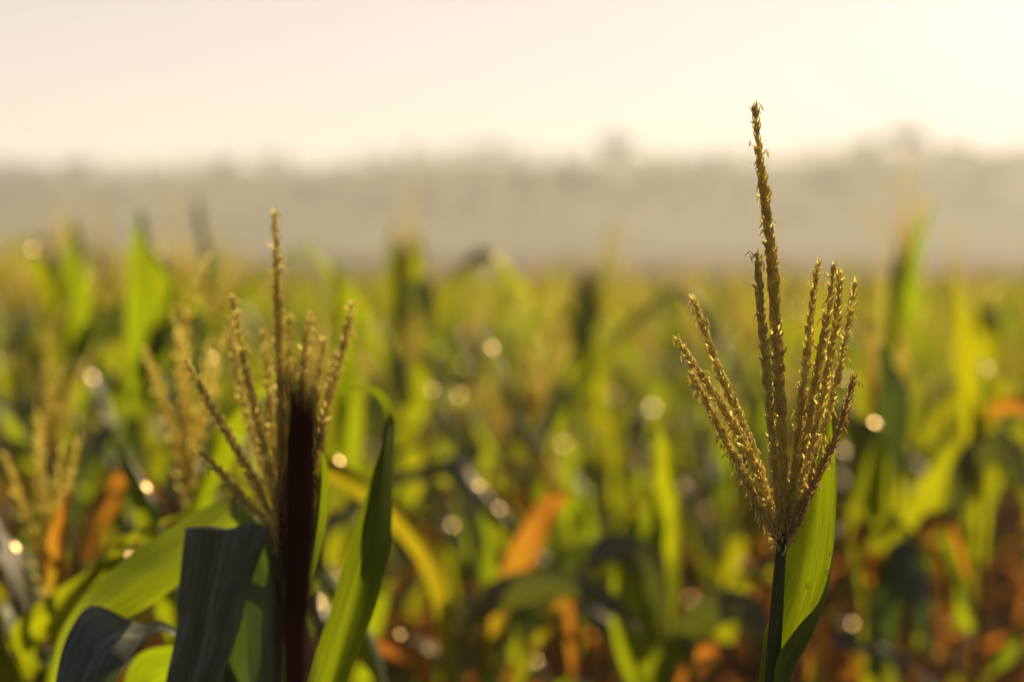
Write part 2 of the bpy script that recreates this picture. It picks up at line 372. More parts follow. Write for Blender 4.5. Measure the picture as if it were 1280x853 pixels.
# hills
SKY = [(-400, 212), (-100, 208), (0, 206), (200, 204), (340, 197), (385, 205), (500, 192), (600, 187), (660, 193), (760, 188), (830, 196), (900, 191), (960, 191), (1040, 187), (1125, 174), (1200, 187), (1280, 183), (1600, 186)]
def skyline(px): return float(np.interp(px, [a for a, b in SKY], [b for a, b in SKY]))
def ridge(px): return sum(skyline(px+k) for k in (-60, -30, 0, 30, 60))/5+13
def hillz(x, y):
    px = 640+x/max(y, 1)*FPX
    top = (318-ridge(px))/FPX*520+1.4
    u = min(1, max(0, (y-300)/220)); u2 = u*u*(3-2*u)
    return 1.2*(1-u2)+top*u2*(1 if y < 520 else 1-.25*min(1, (y-520)/200))
mb = MB(); ys = list(np.linspace(300, 520, 23))+[560, 620, 720, 900]; xs = np.linspace(-260, 260, 105)
mb.grid([[(x, y, hillz(x, y)+.3*math.sin(x*.13+y*.07)) for x in xs] for y in ys])
o = mb.build('hills', M['hill']); tag(o, 'pale hazy hills behind the fields', 'hills', kind='structure')

# far trees
def make_tree(H, spread, seed):
    rr = random.Random(seed); root = empty('far_tree', (0, 0, 0))
    tk = MB(); tk.tube([(0, 0, -.8), (.1, 0, H*.25), (.05, .1, H*.55), (0, 0, H*.85)], [H*.03, H*.024, H*.016, H*.006], 7)
    for k in range(6):
        a = k*1.05+rr.uniform(-.3, .3); z = H*rr.uniform(.3, .6); r = spread*rr.uniform(.5, .8)
        tk.tube([(0, 0, z), (math.cos(a)*r*.5, math.sin(a)*r*.5, z+H*.1), (math.cos(a)*r, math.sin(a)*r, z+H*.2)], [H*.012, H*.008, H*.003], 5)
    tk.build('trunk', M['bark'], root)
    cr = MB(); cl = [(Vector((rr.gauss(0, spread*.42), rr.gauss(0, spread*.42), H*rr.uniform(.35, .95))), rr.uniform(.10, .2)*H) for _ in range(16)]
    cl.append((Vector((0, 0, H*.9)), H*.13))
    for c, r in cl:
        for _ in range(150):
            v = Vector((rr.gauss(0, 1), rr.gauss(0, 1), rr.gauss(0, 1))).normalized()*r*rr.uniform(.55, 1)**.5
            p = c+Vector((v.x, v.y, v.z*.75)); a = Vector((rr.gauss(0, 1), rr.gauss(0, 1), rr.gauss(0, 1))).normalized(); b = a.orthogonal().normalized(); cc = a.cross(b); s_ = H*rr.uniform(.03, .06)
            cr.add([p-b*s_, p+cc*s_*.6, p+b*s_, p-cc*s_*.6], [(0, 1, 2, 3)])
    cr.build('crown', M['crown'], root, smooth=False)
    return root
def copy_tree(o, parent=None):
    c = o.copy(); col.objects.link(c); c.parent = parent
    for ch in o.children: copy_tree(ch, c)
    return c
protos = [make_tree(10, 3.4, 1), make_tree(10, 4.6, 2), make_tree(10, 2.6, 3)]
used = [False]*3
def far_tree(px, top, Y, variant, label):
    x = (px-640)/FPX*Y; base = hillz(x, Y)
    ztop = 1.4+(318-top)/FPX*Y; h = max(2.5, ztop-base)
    t = protos[variant] if not used[variant] else copy_tree(protos[variant]); used[variant] = True
    t.location = (x, Y, base); s_ = h/10; wd = s_*R.uniform(1.0, 1.6); t.scale = (wd, wd, s_); t.rotation_euler = (0, 0, R.uniform(0, 6.28))
    tag(t, label, 'tree', 'trees along the far hills')
for px, top, v, lab in [
        (1125, 160, 1, 'tallest broad hazy tree at the far ridge peak, right of the sharp tassel'),
        (765, 172, 0, 'lone hazy tree with a knob-like crown on the ridge, left of the sharp tassel'),
        (608, 180, 1, 'broad hazy tree on the ridge top above the middle of the corn field'),
        (512, 184, 0, 'hazy rounded tree on the ridge straight above the dark upright corn plant'),
        (338, 193, 1, 'hazy tree on the lower ridge directly above the tip of the left corn tassel'),
        (945, 186, 1, 'hazy ridge tree directly behind the tip of the sharp corn tassel')]:
    far_tree(px, top, 470, v, lab)
px = -40
while px < 1330:
    top = skyline(px)+R.uniform(-6, 6)
    if all(abs(px-q) > 22 for q in (1125, 765, 608, 512, 338, 945)):
        far_tree(px, top, R.uniform(445, 500), R.randrange(3), 'hazy dark tree blending into the blurred tree line along the far ridge')
    px += R.uniform(18, 30)
px = -30
while px < 1320:
    far_tree(px, ridge(px)+R.uniform(6, 30), R.uniform(395, 440), R.randrange(3), 'hazy dark tree blending into the blurred tree line along the far ridge')
    px += R.uniform(22, 40)
for px, top, Y in [(1065, 262, 380), (655, 262, 400), (590, 268, 390), (60, 268, 410), (150, 275, 420), (850, 270, 400), (930, 275, 395), (1230, 262, 400)]:
    lab = {1065: 'blurred grey tree standing low on the hillside just right of the sharp tassel',
           655: 'taller of two blurred grey trees low on the hillside above the field centre',
           590: 'shorter of two blurred grey trees low on the hillside above the field centre',
           60: 'larger blurred tree low on the pale left hillside', 150: 'smaller blurred tree low on the pale left hillside',
           850: 'blurred tree on the hillside foot left of the sharp central spike', 930: 'blurred tree on the hillside foot hidden behind the sharp central spike',
           1230: 'blurred tree on the hillside foot at the right edge'}[px]
    far_tree(px, top, Y, R.randrange(3), lab)

# ------------------------------------------------------------------ the sharp corn plant
def corn_root(px, py, d, name='corn_plant'):
    p = P(px, py, d); return empty(name, (p.x, p.y, 0))
def pts_rel(lst, org, d0=0):
    return [P(a, b, d)-org for a, b, d in lst]
D = 2.0
rt = corn_root(965, 853, D); O = Vector(rt.location)
tag(rt, 'sharply focused corn plant with a tall open tan tassel and one glowing leaf', 'corn plant', 'corn plants in the field')
mb = MB(); pts = [Vector((-.02, .02, -.05)), Vector((-.012, .015, .45))]+[P(x, y, D)-O for x, y in ((961, 1000), (965, 853), (971, 760), (976, 690), (977, 640))]
mb.tube([Vector(p) for p in cr_spline(pts, 40)], list(np.linspace(.0105, .0034, 40)), 12); mb.build('stalk', M['stalk'], rt)
px2m = D/FPX
def wpx(*a): return [x*px2m for x in a]
def br(pts, dd, base_d=0):
    n = len(pts); return [P(x, y, D+dd*(1-i/(n-1))**.8+base_d)-O for i, (x, y) in enumerate(pts)]
mb = MB()
tassel_axis(mb, br([(944, 133), (947, 175), (953, 225), (962, 300), (968, 370), (972, 450), (976, 520), (978, 590), (977, 650), (975, 695)], -.01),
            wpx(7, 9, 14, 18, 20, 22, 20, 18, 16, 12), 5, pitch=.0032, ranks=4, an=.28, slen=.0088)
ts = mb.build('tassel', M['tassel'], rt, attname='tint')
BR = [([(947, 315), (950, 380), (957, 450), (964, 540), (970, 610), (976, 668)], -.035, (8, 13, 15, 15, 13, 9), .10, 0),
      ([(866, 370), (880, 410), (900, 465), (920, 510), (942, 565), (958, 612), (972, 668)], .05, (7, 11, 14, 15, 14, 13, 9), .15, 0),
      ([(847, 423), (868, 457), (898, 500), (928, 550), (953, 605), (972, 670)], -.03, (6, 12, 15, 16, 14, 9), .35, 0),
      ([(866, 468), (893, 522), (920, 572), (943, 622), (970, 676)], -.07, (6, 12, 14, 13, 9), .9, 0),
      ([(1023, 328), (1013, 400), (1007, 470), (1000, 540), (990, 605), (978, 670)], .04, (6, 12, 15, 15, 14, 9), .12, 0),
      ([(1042, 330), (1037, 380), (1026, 440), (1012, 520), (998, 590), (979, 672)], .0, (6, 12, 15, 15, 14, 9), .2, 0),
      ([(1050, 340), (1046, 400), (1036, 455), (1021, 530), (1003, 600), (980, 676)], -.05, (10, 14, 15, 15, 14, 9), .12, 0),
      ([(1070, 352), (1058, 420), (1045, 480), (1026, 545), (1005, 612), (980, 678)], .07, (5, 10, 12, 13, 12, 9), .12, 0),
      ([(1068, 470), (1051, 530), (1031, 575), (1010, 620), (991, 662), (979, 690)], -.02, (6, 12, 15, 15, 14, 10), .15, 1),
      ([(1002, 480), (998, 540), (992, 600), (980, 668)], .02, (6, 12, 13, 9), .2, 0)]
for i, (p, dd, wd, an, brown) in enumerate(BR):
    mb = MB(); tassel_axis(mb, br(p, dd), wpx(*wd), 20+i, pitch=.0033, ranks=3, an=an+.22, slen=.0080)
    mb.build('tassel_branch', M['tassel_brown'] if brown else M['tassel'], ts, attname='tint')
# the glowing flag leaf: rows of (x, y, depth)
def patch(rows, nl=40, nw=9):
    cols = [cr_spline([P(*r)-O for r in rw], nw) for rw in rows]
    return [[Vector(p) for p in row] for row in np.transpose([cr_spline([c[j] for c in cols], nl) for j in range(nw)], (1, 0, 2))]
rows = [[(946, 960, 2.00), (967, 960, 2.02), (978, 960, 2.00), (972, 960, 1.985)],
        [(944, 900, 2.00), (969, 900, 2.02), (984, 898, 2.00), (968, 895, 1.98)],
        [(950, 835, 2.01), (972, 835, 2.035), (993, 838, 2.01), (970, 828, 1.975)],
        [(958, 785, 2.02), (985, 790, 2.045), (1017, 792, 2.02), (997, 784, 1.985)],
        [(976, 735, 2.03), (1002, 740, 2.055), (1031, 748, 2.035), (1024, 752, 2.01)],
        [(985, 680, 2.035), (1013, 690, 2.06), (1039, 695, 2.045), (1040, 697, 2.03)],
        [(997, 630, 2.045), (1021, 635, 2.065), (1044, 636, 2.055), (1045, 636, 2.045)],
        [(1012, 585, 2.05), (1027, 585, 2.065), (1044, 584, 2.06), (1045, 584, 2.05)],
        [(1028, 548, 2.06), (1033, 546, 2.065), (1040, 544, 2.065), (1041, 544, 2.06)],
        [(1036, 522, 2.065), (1037, 521, 2.065), (1038, 520, 2.065), (1038.5, 520, 2.063)]]
rows = patch(rows, 44, 13)
mb = MB(); mb.grid(rows); lf = mb.build('leaf', M['leaf_thick'], rt); lf.color = (.35, .35, .35, 1)
rd = random.Random(8)
for (i, j, r) in [(20, 5, .0019), (19, 4, .0010), (18, 6, .0010), (22, 8, .0018), (17, 7, .0016), (24, 8, .0012), (14, 5, .0012), (21, 6, .0007), (27, 7, .0009), (25, 4, .0007), (29, 8, .0012), (16, 3, .0007), (23, 3, .0006)]:
    a, b, c = rows[i][j], rows[i+1][j], rows[i][j+1]; nrm = (b-a).cross(c-a).normalized()
    if nrm.dot(Vector((0, -1, 0))) < 0: nrm = -nrm
    dew(lf, a, nrm, r*2.0)
for (i0, r) in [(8, .0006), (9, .0005), (11, .0006), (13, .0006), (6, .0005)]:
    dew(lf, rows[i0][8], Vector((1, -1, .2)).normalized(), r)

# ------------------------------------------------------------------ the left corn plant with the maroon stalk before it
DL = 2.36
rt = corn_root(352, 853, DL); O = Vector(rt.location)
tag(rt, 'soft-focus corn plant with spread tassel and hooked leaf, behind the dark maroon stalk', 'corn plant', 'corn plants in the field')
mb = MB(); pts = [Vector((-.01, .02, -.05)), Vector((-.005, .01, .45))]+[P(x, y, DL)-O for x, y in ((350, 1000), (352, 853), (353, 760), (355, 680), (356, 640))]
mb.tube([Vector(p) for p in cr_spline(pts, 40)], list(np.linspace(.0135, .005, 40)), 12); mb.build('stalk', M['stalk'], rt)
px2m = DL/FPX
def br(pts, dd):
    n = len(pts); return [P(x, y, DL+dd*(1-i/(n-1))**.8)-O for i, (x, y) in enumerate(pts)]
mb = MB(); tassel_axis(mb, br([(343, 265), (346, 330), (349, 400), (351, 480), (352, 560), (355, 650)], -.01), wpx(8, 12, 16, 17, 16, 12), 51, ranks=4, an=.3, pitch=.0045)
ts = mb.build('tassel', M['tassel'], rt, attname='tint')
for i, (p, dd, wd) in enumerate([
        ([(292, 372), (303, 440), (317, 500), (332, 570), (352, 660)], -.03, (6, 10, 12, 12, 8)),
        ([(330, 415), (336, 480), (342, 560), (353, 655)], .04, (6, 10, 11, 8)),
        ([(362, 395), (361, 470), (358, 550), (355, 650)], .05, (6, 10, 11, 8)),
        ([(232, 450), (262, 505), (295, 560), (322, 610), (350, 670)], -.06, (6, 10, 12, 12, 8)),
        ([(388, 390), (381, 450), (374, 520), (365, 590), (356, 665)], -.02, (6, 12, 13, 12, 8)),
        ([(405, 425), (396, 480), (384, 540), (370, 605), (357, 668)], .06, (6, 10, 12, 12, 8)),
        ([(440, 380), (430, 430), (414, 490), (395, 560), (359, 672)], -.03, (6, 11, 12, 12, 8)),
        ([(420, 440), (410, 490), (398, 545), (380, 605), (359, 672)], .05, (6, 10, 12, 12, 8)),
        ([(285, 395), (296, 460), (312, 530), (335, 600), (352, 665)], .08, (5, 9, 10, 10, 8)),
        ([(245, 560), (275, 590), (305, 625), (335, 655), (352, 690)], -.09, (6, 10, 12, 12, 8))]):
    mb = MB(); tassel_axis(mb, br(p, dd), wpx(*[q*1.25 for q in wd]), 60+i, ranks=3, an=.5, pitch=.0045); mb.build('tassel_branch', M['tassel'], ts, attname='tint')
def patch_leaf(rows, name='leaf', dry=0., mat='leaf', wave=.0025, nl=44, nw=9, seed=1, root=None):
    rows = patch(rows, nl, nw); rr = random.Random(seed)
    a, b = rr.uniform(0, 6), rr.uniform(0, 6)
    for i, r in enumerate(rows):
        for j in range(nw):
            x = j/(nw-1)*2-1
            r[j] = r[j]+Vector((0, 1, .3))*(wave*(x*x*math.sin(i*.45+(a if x < 0 else b))+.25*math.sin(i*.9+j*1.3+a)) - .0012*math.exp(-(x/.15)**2))
    mb = MB(); mb.grid(rows, dry); o = mb.build(name, M[mat], root or rt); o.color = (.35, .35, .35, 1); return o, rows
# hooked bright leaf on the right
hook, hr_ = patch_leaf([[(352, 1010, 2.36), (362, 1010, 2.35), (372, 1010, 2.36)], [(362, 930, 2.34), (385, 930, 2.31), (412, 925, 2.33)],
            [(382, 850, 2.31), (412, 848, 2.28), (440, 838, 2.31)], [(412, 765, 2.30), (438, 762, 2.27), (472, 752, 2.31)],
            [(430, 700, 2.30), (456, 695, 2.28), (488, 684, 2.32)], [(450, 640, 2.31), (470, 632, 2.30), (490, 622, 2.34)],
            [(468, 585, 2.33), (480, 580, 2.33), (492, 575, 2.36)], [(478, 545, 2.36), (485, 540, 2.37), (494, 535, 2.39)],
            [(478, 511, 2.42), (483, 507, 2.41), (488, 503, 2.40)], [(460, 489, 2.46), (463, 486, 2.45), (466, 483, 2.43)],
            [(438, 489, 2.50), (440, 486, 2.49), (442, 484, 2.48)], [(414, 500, 2.53), (415, 498, 2.53), (416, 496, 2.53)]], seed=2, mat='leaf_thick')
# dark leaf folded over and hanging in front, rear half widened to shade it
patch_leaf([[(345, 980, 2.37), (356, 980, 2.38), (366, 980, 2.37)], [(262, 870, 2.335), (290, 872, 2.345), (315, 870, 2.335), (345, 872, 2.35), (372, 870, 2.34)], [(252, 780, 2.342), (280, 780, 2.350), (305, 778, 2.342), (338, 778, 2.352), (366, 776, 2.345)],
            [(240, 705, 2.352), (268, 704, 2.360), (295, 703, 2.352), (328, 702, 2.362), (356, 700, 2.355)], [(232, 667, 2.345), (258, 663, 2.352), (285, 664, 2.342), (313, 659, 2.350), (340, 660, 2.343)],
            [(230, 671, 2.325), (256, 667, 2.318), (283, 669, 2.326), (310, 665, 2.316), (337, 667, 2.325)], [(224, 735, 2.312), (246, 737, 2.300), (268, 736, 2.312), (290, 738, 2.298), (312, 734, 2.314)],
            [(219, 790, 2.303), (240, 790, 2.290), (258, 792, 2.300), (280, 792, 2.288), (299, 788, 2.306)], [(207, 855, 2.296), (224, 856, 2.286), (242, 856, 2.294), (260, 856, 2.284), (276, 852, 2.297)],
            [(197, 930, 2.29), (228, 930, 2.28), (255, 930, 2.29)], [(205, 1010, 2.28), (215, 1012, 2.28), (225, 1012, 2.29)]], seed=3, wave=.006, mat='leaf_shaded', nw=17, nl=60)
# dark arched leaf, lower left
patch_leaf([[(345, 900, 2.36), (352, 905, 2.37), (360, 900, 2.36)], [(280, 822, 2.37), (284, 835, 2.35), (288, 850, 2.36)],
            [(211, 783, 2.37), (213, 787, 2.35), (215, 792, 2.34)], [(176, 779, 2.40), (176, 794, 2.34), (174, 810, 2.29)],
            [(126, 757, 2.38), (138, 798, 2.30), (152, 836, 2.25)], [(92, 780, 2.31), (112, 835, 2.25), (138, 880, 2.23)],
            [(72, 840, 2.26), (92, 890, 2.22), (115, 930, 2.21)], [(60, 950, 2.23), (70, 970, 2.22), (80, 980, 2.21)]], seed=4, wave=.006, mat='leaf_shaded')
# long bright leaf arching to the lower left
patch_leaf([[(348, 745, 2.37), (354, 745, 2.38), (360, 745, 2.37)], [(334, 672, 2.42), (344, 682, 2.41), (354, 692, 2.40)],
            [(298, 622, 2.48), (306, 640, 2.44), (314, 660, 2.42)], [(255, 634, 2.50), (268, 660, 2.45), (284, 684, 2.43)],
            [(200, 668, 2.50), (216, 698, 2.45), (236, 722, 2.42)], [(150, 704, 2.48), (164, 732, 2.44), (186, 758, 2.42)],
            [(105, 745, 2.46), (116, 768, 2.43), (130, 788, 2.41)], [(72, 800, 2.45), (78, 815, 2.43), (86, 828, 2.42)], [(58, 870, 2.44), (60, 872, 2.44), (62, 874, 2.44)]], seed=5)
# hanging green leaf just left of the stalk, and a small rolled one on its right
patch_leaf([[(348, 850, 2.38), (354, 850, 2.39), (360, 850, 2.38)], [(325, 760, 2.43), (340, 756, 2.44), (356, 752, 2.43)], [(308, 700, 2.47), (330, 694, 2.48), (352, 690, 2.47)],
            [(300, 690, 2.52), (325, 684, 2.53), (350, 682, 2.52)], [(300, 750, 2.56), (325, 750, 2.56), (350, 750, 2.56)],
            [(292, 830, 2.57), (315, 835, 2.57), (340, 840, 2.57)], [(285, 930, 2.56), (300, 935, 2.56), (318, 935, 2.56)]], seed=6)
patch_leaf([[(356, 800, 2.37), (360, 800, 2.38), (364, 800, 2.37)], [(370, 745, 2.40), (380, 740, 2.41), (388, 728, 2.40)],
            [(384, 680, 2.42), (396, 672, 2.43), (406, 662, 2.40)], [(394, 620, 2.43), (402, 616, 2.44), (411, 612, 2.41)], [(398, 590, 2.44), (403, 586, 2.44), (408, 580, 2.42)], [(400, 568, 2.44), (401, 567, 2.44), (403, 566, 2.44)]], seed=7)
patch_leaf([[(345, 930, 2.38), (350, 930, 2.38), (355, 930, 2.38)], [(290, 840, 2.42), (300, 850, 2.42), (312, 860, 2.42)], [(258, 808, 2.46), (275, 818, 2.45), (292, 833, 2.45)],
            [(175, 818, 2.50), (195, 843, 2.49), (210, 868, 2.48)], [(150, 880, 2.50), (165, 890, 2.49), (180, 900, 2.48)], [(140, 960, 2.50), (145, 962, 2.50), (150, 965, 2.5)]], seed=9)

# maroon dry stalk nearest the camera
dm = 1.30; b = P(371, 853, dm); rt = bpy.data.objects.new('dry_stalk', None)
rr = random.Random(4); mb = MB(); org = Vector((b.x, b.y, 0)); k = dm/FPX
cl = [Vector((-.03, .0, -.04))]+[P(x, y, dm)-org for x, y in ((366, 1000), (369, 853), (372, 740), (376, 620), (377, 512))]
A = cr_spline(cl, 60); hw = cr_spline([[.0095], [.0092], [.009], [.0093], [.0098], [.0075]], 60)[:, 0]
mb.tube([Vector(a) for a in A], [h*(1+.07*math.sin(i*.7)+.05*math.sin(i*1.9)+rr.uniform(-.07, .07))*(1 if i < 54 else 1-.1*(i-53)) for i, h in enumerate(hw)], 14)
for _ in range(420):                       # withered bracts and fibres standing off the stalk
    i = rr.randrange(26, 59); a = rr.uniform(0, 2*PI); h = hw[i]
    o_ = Vector((math.cos(a), math.sin(a), 0)); p = Vector(A[i])+o_*h*.85
    ln = rr.uniform(.012, .034); q = p+o_*rr.uniform(.0005, .003)+Vector((0, 0, ln))
    mb.tube([p, (p+q)*.5+o_*.001, q], [.0015, .0013, .0003], 4)
ds = mb.build('dry_stalk', M['maroon'], None, org)
bpy.data.objects.remove(rt)
tag(ds, 'dark maroon withered stalk standing in front of the left corn tassel', 'stalk')

# ------------------------------------------------------------------ corn plants of the field
def leaf_mesh(L, W, e0, bend, twist, seed, kink=0, tip=.3, all_=0., mat='leaf', wave=.3):
    mb = MB(); mb.grid(generic_leaf(L, W, e0, bend, twist, seed, kink, wave), leaf_dry(22, 5, tip, 0, all_))
    me = mb.mesh('leaf'); me.materials.append(M[mat]); return me
rl = random.Random(99)
LEAF = {'up': [leaf_mesh(rl.uniform(.38, .52), rl.uniform(.042, .058), rl.uniform(70, 82), rl.uniform(25, 70), rl.uniform(-60, 60), i, 0, rl.uniform(0, .4)) for i in range(8)],
        'mid': [leaf_mesh(rl.uniform(.5, .68), rl.uniform(.055, .072), rl.uniform(55, 72), rl.uniform(90, 150), rl.uniform(-50, 50), 20+i, 0, rl.choice((.1, .4, .7, 1.1)), mat='leaf_shaded' if i % 3 == 0 else 'leaf') for i in range(12)],
        'kink': [leaf_mesh(rl.uniform(.5, .65), rl.uniform(.055, .072), rl.uniform(52, 68), 20, rl.uniform(-30, 30), 50+i, rl.uniform(90, 130), rl.uniform(0, .5), mat='leaf_shaded' if i % 2 == 0 else 'leaf') for i in range(6)],
        'low': [leaf_mesh(rl.uniform(.4, .6), rl.uniform(.04, .055), rl.uniform(40, 60), rl.uniform(110, 150), rl.uniform(-80, 80), 70+i, 0, 1.0, rl.uniform(.3, .8)) for i in range(7)],
        'dry': [leaf_mesh(rl.uniform(.35, .55), rl.uniform(.03, .045), rl.uniform(25, 60), rl.uniform(110, 160), rl.uniform(-160, 160), 90+i, 0, .3, rl.uniform(0, .5), 'leaf_dry', .8) for i in range(7)]}
def stalk_mesh(H, seed):
    rr = random.Random(seed); mb = MB(); n = 14; pts = []
    for i in range(n):
        u = i/(n-1); pts.append((.02*math.sin(u*3+seed)*u, .02*math.cos(u*2.3+seed)*u-.02*0, -.06+u*(H+.06)))
    mb.tube(pts, [(.0125*(1-u)+.004*u)*(1.12 if i % 3 == 0 else 1) for i, u in enumerate(np.linspace(0, 1, n))], 8)
    me = mb.mesh('stalk'); me.materials.append(M['stalk']); return me, Vector(pts[-1])
def field_tassel(seed, L=.27, fine=False):
    rr = random.Random(seed); mb = MB(); nb = rr.randint(6, 9)
    axes = [([(0, 0, 0), (0, .003, L*.35), (rr.uniform(-.01, .01), .01, L*.7), (rr.uniform(-.03, .03), rr.uniform(-.02, .02), L)], .013)]
    for k in range(nb):
        a = k*2*PI/nb+rr.uniform(-.4, .4); sp = rr.uniform(.10, .42); ln = L*rr.uniform(.5, .78); z0 = L*rr.uniform(0, .12)
        c, s_ = math.cos(a), math.sin(a)
        axes.append(([(0, 0, z0)]+[(c*ln*sp*u**1.1, s_*ln*sp*u**1.1, z0+ln*u*(1-.25*sp*u)) for u in (.3, .65, 1)], .0105))
    for k, (ax, wd) in enumerate(axes):
        tassel_axis(mb, [Vector(p) for p in ax][::-1], [wd*.4, wd*.9, wd, wd*.6], seed*13+k, ranks=2, an=.15, pitch=.0085, slen=.013, scale=1.) if not fine else \
            tassel_axis(mb, [Vector(p) for p in ax][::-1], [wd*.4, wd*.9, wd, wd*.6], seed*13+k, ranks=3, an=.2, pitch=.0055, slen=.0105)
    me = mb.mesh('tassel', 'tint'); me.materials.append(M['tassel_field']); return me
STALK = [stalk_mesh(h, i) for i, h in enumerate((.95, 1.02, 1.08, 1.14, 1.2))]
TASSEL = [field_tassel(i+1, L) for i, L in enumerate((.24, .27, .30, .26, .29))]
def child(name, me, parent, loc=(0, 0, 0), rot=(0, 0, 0), sc=1.):
    o = bpy.data.objects.new(name, me); col.objects.link(o); o.parent = parent; o.location = loc; o.rotation_euler = rot; o.scale = (sc, sc, sc); return o
FIELD = []
def corn(x, y, seed, tassel=None, hscale=None, stalk=None):
    rr = random.Random(seed); st, top = rr.choice(STALK) if stalk is None else STALK[stalk]; hs = hscale or (rr.uniform(.80, .96)+.12*max(0, min(1, (-x/y-.08)/.08)))
    r = empty('corn_plant', (x, y, 0), rr.uniform(0, 2*PI)); r.scale = (hs, hs, hs)
    r['group'] = 'corn plants in the field'; r['category'] = 'corn plant'
    child('stalk', st, r); H = top.z; a = rr.uniform(0, PI); n = rr.randint(8, 9)
    look = []
    for k in range(n):
        u = k/(n-1); z = H*(.12+.80*u)
        if u < .36: kind = 'dry' if rr.random() < .72 else 'low'
        elif u < .5: kind = rr.choice(['low', 'mid', 'mid', 'dry' if rr.random() < .3 else 'mid'])
        elif u < .8: kind = rr.choice(['mid', 'mid', 'kink', 'up'])
        else: kind = rr.choice(['up', 'up', 'kink', 'up'])
        a += PI+rr.uniform(-.45, .45)
        px = top.x*(z/H)**2; py = top.y*(z/H)**2
        lf = child('leaf', rr.choice(LEAF[kind]), r, (px, py, z), (0, rr.uniform(-.12, .12), a), rr.uniform(.85, 1.12))
        if kind == 'dry': lf['label'] = 'dry orange-brown leaf'
    ht = tassel if tassel is not None else rr.random() < .8
    if ht: child('tassel', rr.choice(TASSEL), r, top, (rr.uniform(-.12, .12), rr.uniform(-.12, .12), rr.uniform(0, 6)), 1.3 if stalk is not None else rr.uniform(.9, 1.25))
    r['_t'] = int(ht)
    FIELD.append(r); return r
def at_px(px, d): 
    p = P(px, 426, d); return p.x, p.y
# plants the photograph singles out
named = [(500, 6.2, 'dark upright corn plant with a tan tassel rising high left of the field centre', True, 1.13, 3),
         (1125, 6.4, 'dark corn plant with a faint tall tassel, right of the sharp plant', True, 1.16, 8),
         (733, 6.8, 'corn plant with dark upper leaves and a faint tan tassel, right of field centre', True, 1.08, 12),
         (178, 4.9, 'corn plant with one bright upright leaf glowing yellow-green, above the left plant', False, .98, 18),
         (92, 5.2, 'leafy corn plant with dark and bright upper leaves near the left edge', True, 1.02, 21),
         (215, 3.05, 'blurred corn plant with a thin spread tassel just left of the left tassel', True, .985, 25),
         (35, 3.0, 'blurred corn plant with a low tassel beside an orange leaf, lower left corner', True, .88, 29),
         (60, 4.4, 'corn plant with a tall rusty tan tassel at the left edge', True, .94, 33),
         (830, 3.9, 'dark leafy corn plant with bluish leaf tops, left of the sharp stalk', False, .86, 37),
         (1215, 4.2, 'corn plant with a bluish dark drooping leaf, right edge of the field', False, .95, 41),
         (610, 4.0, 'corn plant with pinkish orange dry leaves, low in the field centre', False, .80, 45),
         (222, 5.6, 'corn plant with a tan tassel against the haze, just right of the bright upright leaf', True, 1.1, 53),
         (288, 5.9, 'corn plant with a faint tan tassel against the haze, left of the left tassel tip', True, 1.06, 57),
         (140, 5.7, 'corn plant with a tan tassel against the haze, just left of the bright upright leaf', True, 1.06, 61),
         (1100, 4.3, 'corn plant with broad green leaves and dry orange bottom leaves, right of the glowing leaf', True, .97, 49)]
taken = []
for px, d, lab, ts_, hs, sd_ in named:
    x, y = at_px(px, d); r = corn(x, y, sd_, ts_, hs, 2); r['label'] = lab; taken.append((x, y))
# rows of the rest
rf = random.Random(21); y = 4.3; cand = []
while y < 16.5:
    half = y*.2231+.22; x = -half+rf.uniform(0, .3)
    while x < half:
        cand.append((x+rf.uniform(-.07, .07), y+rf.uniform(-.14, .14))); x += rf.uniform(.24, .36)*(1 if y < 9 else 1.25)
    y += .72
cand = [c for c in cand if all((c[0]-a)**2+(c[1]-b)**2 > .3**2 for a, b in taken)]
cand.sort(key=lambda c: c[1]); cand = cand[:270]
for i, (x, y) in enumerate(cand): corn(x, y, 1000+i)
YMAX = cand[-1][1]
# labels for the rest: order of nearness within stretches of the field marked off by things one can find
ORD = ['nearest', 'second nearest', 'third nearest', 'fourth nearest', 'fifth nearest', 'sixth nearest', 'seventh nearest', 'eighth nearest']
zones = [(-999, 120, 'at the far left edge'), (120, 300, 'left of the left tassel'), (300, 460, 'behind the left tassel'), (460, 640, 'right of the hooked leaf'),
         (640, 840, 'left of the sharp tassel'), (840, 1075, 'behind the sharp tassel'), (1075, 9999, 'right of the sharp tassel')]
for a, b, ph in zones:
    pl = sorted([r for r in FIELD if 'label' not in r and a <= proj(r.location+Vector((0, 0, 1)))[0] < b], key=lambda r: r.location.y)
    for i, r in enumerate(pl):
        look = 'tasselled' if r['_t'] else 'tassel-less'
        r['label'] = f'{ORD[i]} of the blurred smaller corn plants {ph}, a {look} one' if i < len(ORD) else f'small far blurred corn plant deep in the field {ph}'
for r in FIELD: del r['_t']

# featured single leaves of field plants, built on the plants that carry them
def feature(root, rows, mat='leaf', dry=0., label=None, seed=1, wave=.004):
    global O
    s_ = root.scale[0]; O = Vector((0, 0, 0))
    bpy.context.view_layer.update()
    rws = patch(rows, 36, 7); inv = root.matrix_world.inverted(); rr = random.Random(seed); a = rr.uniform(0, 6)
    for i, r in enumerate(rws):
        for j in range(7):
            x = j/6*2-1; r[j] = inv @ (r[j]+Vector((0, 1, .3))*(wave*(x*x*math.sin(i*.5+a+x))))
    if mat == 'leaf_dry':          # dying from the tip: green base, amber middle, brown tip
        mat = 'leaf' if seed % 2 else 'leaf_dry'
        dry = [min(1.2, max(0, (.22 if seed % 2 else -.1)+1.0*i/35+.25*abs(j/3-1)+rr.uniform(-.08, .08))) for i in range(36) for j in range(7)]
    mb = MB(); mb.grid(rws, dry); o = mb.build('leaf', M[mat], root)
    if label: o['label'] = label
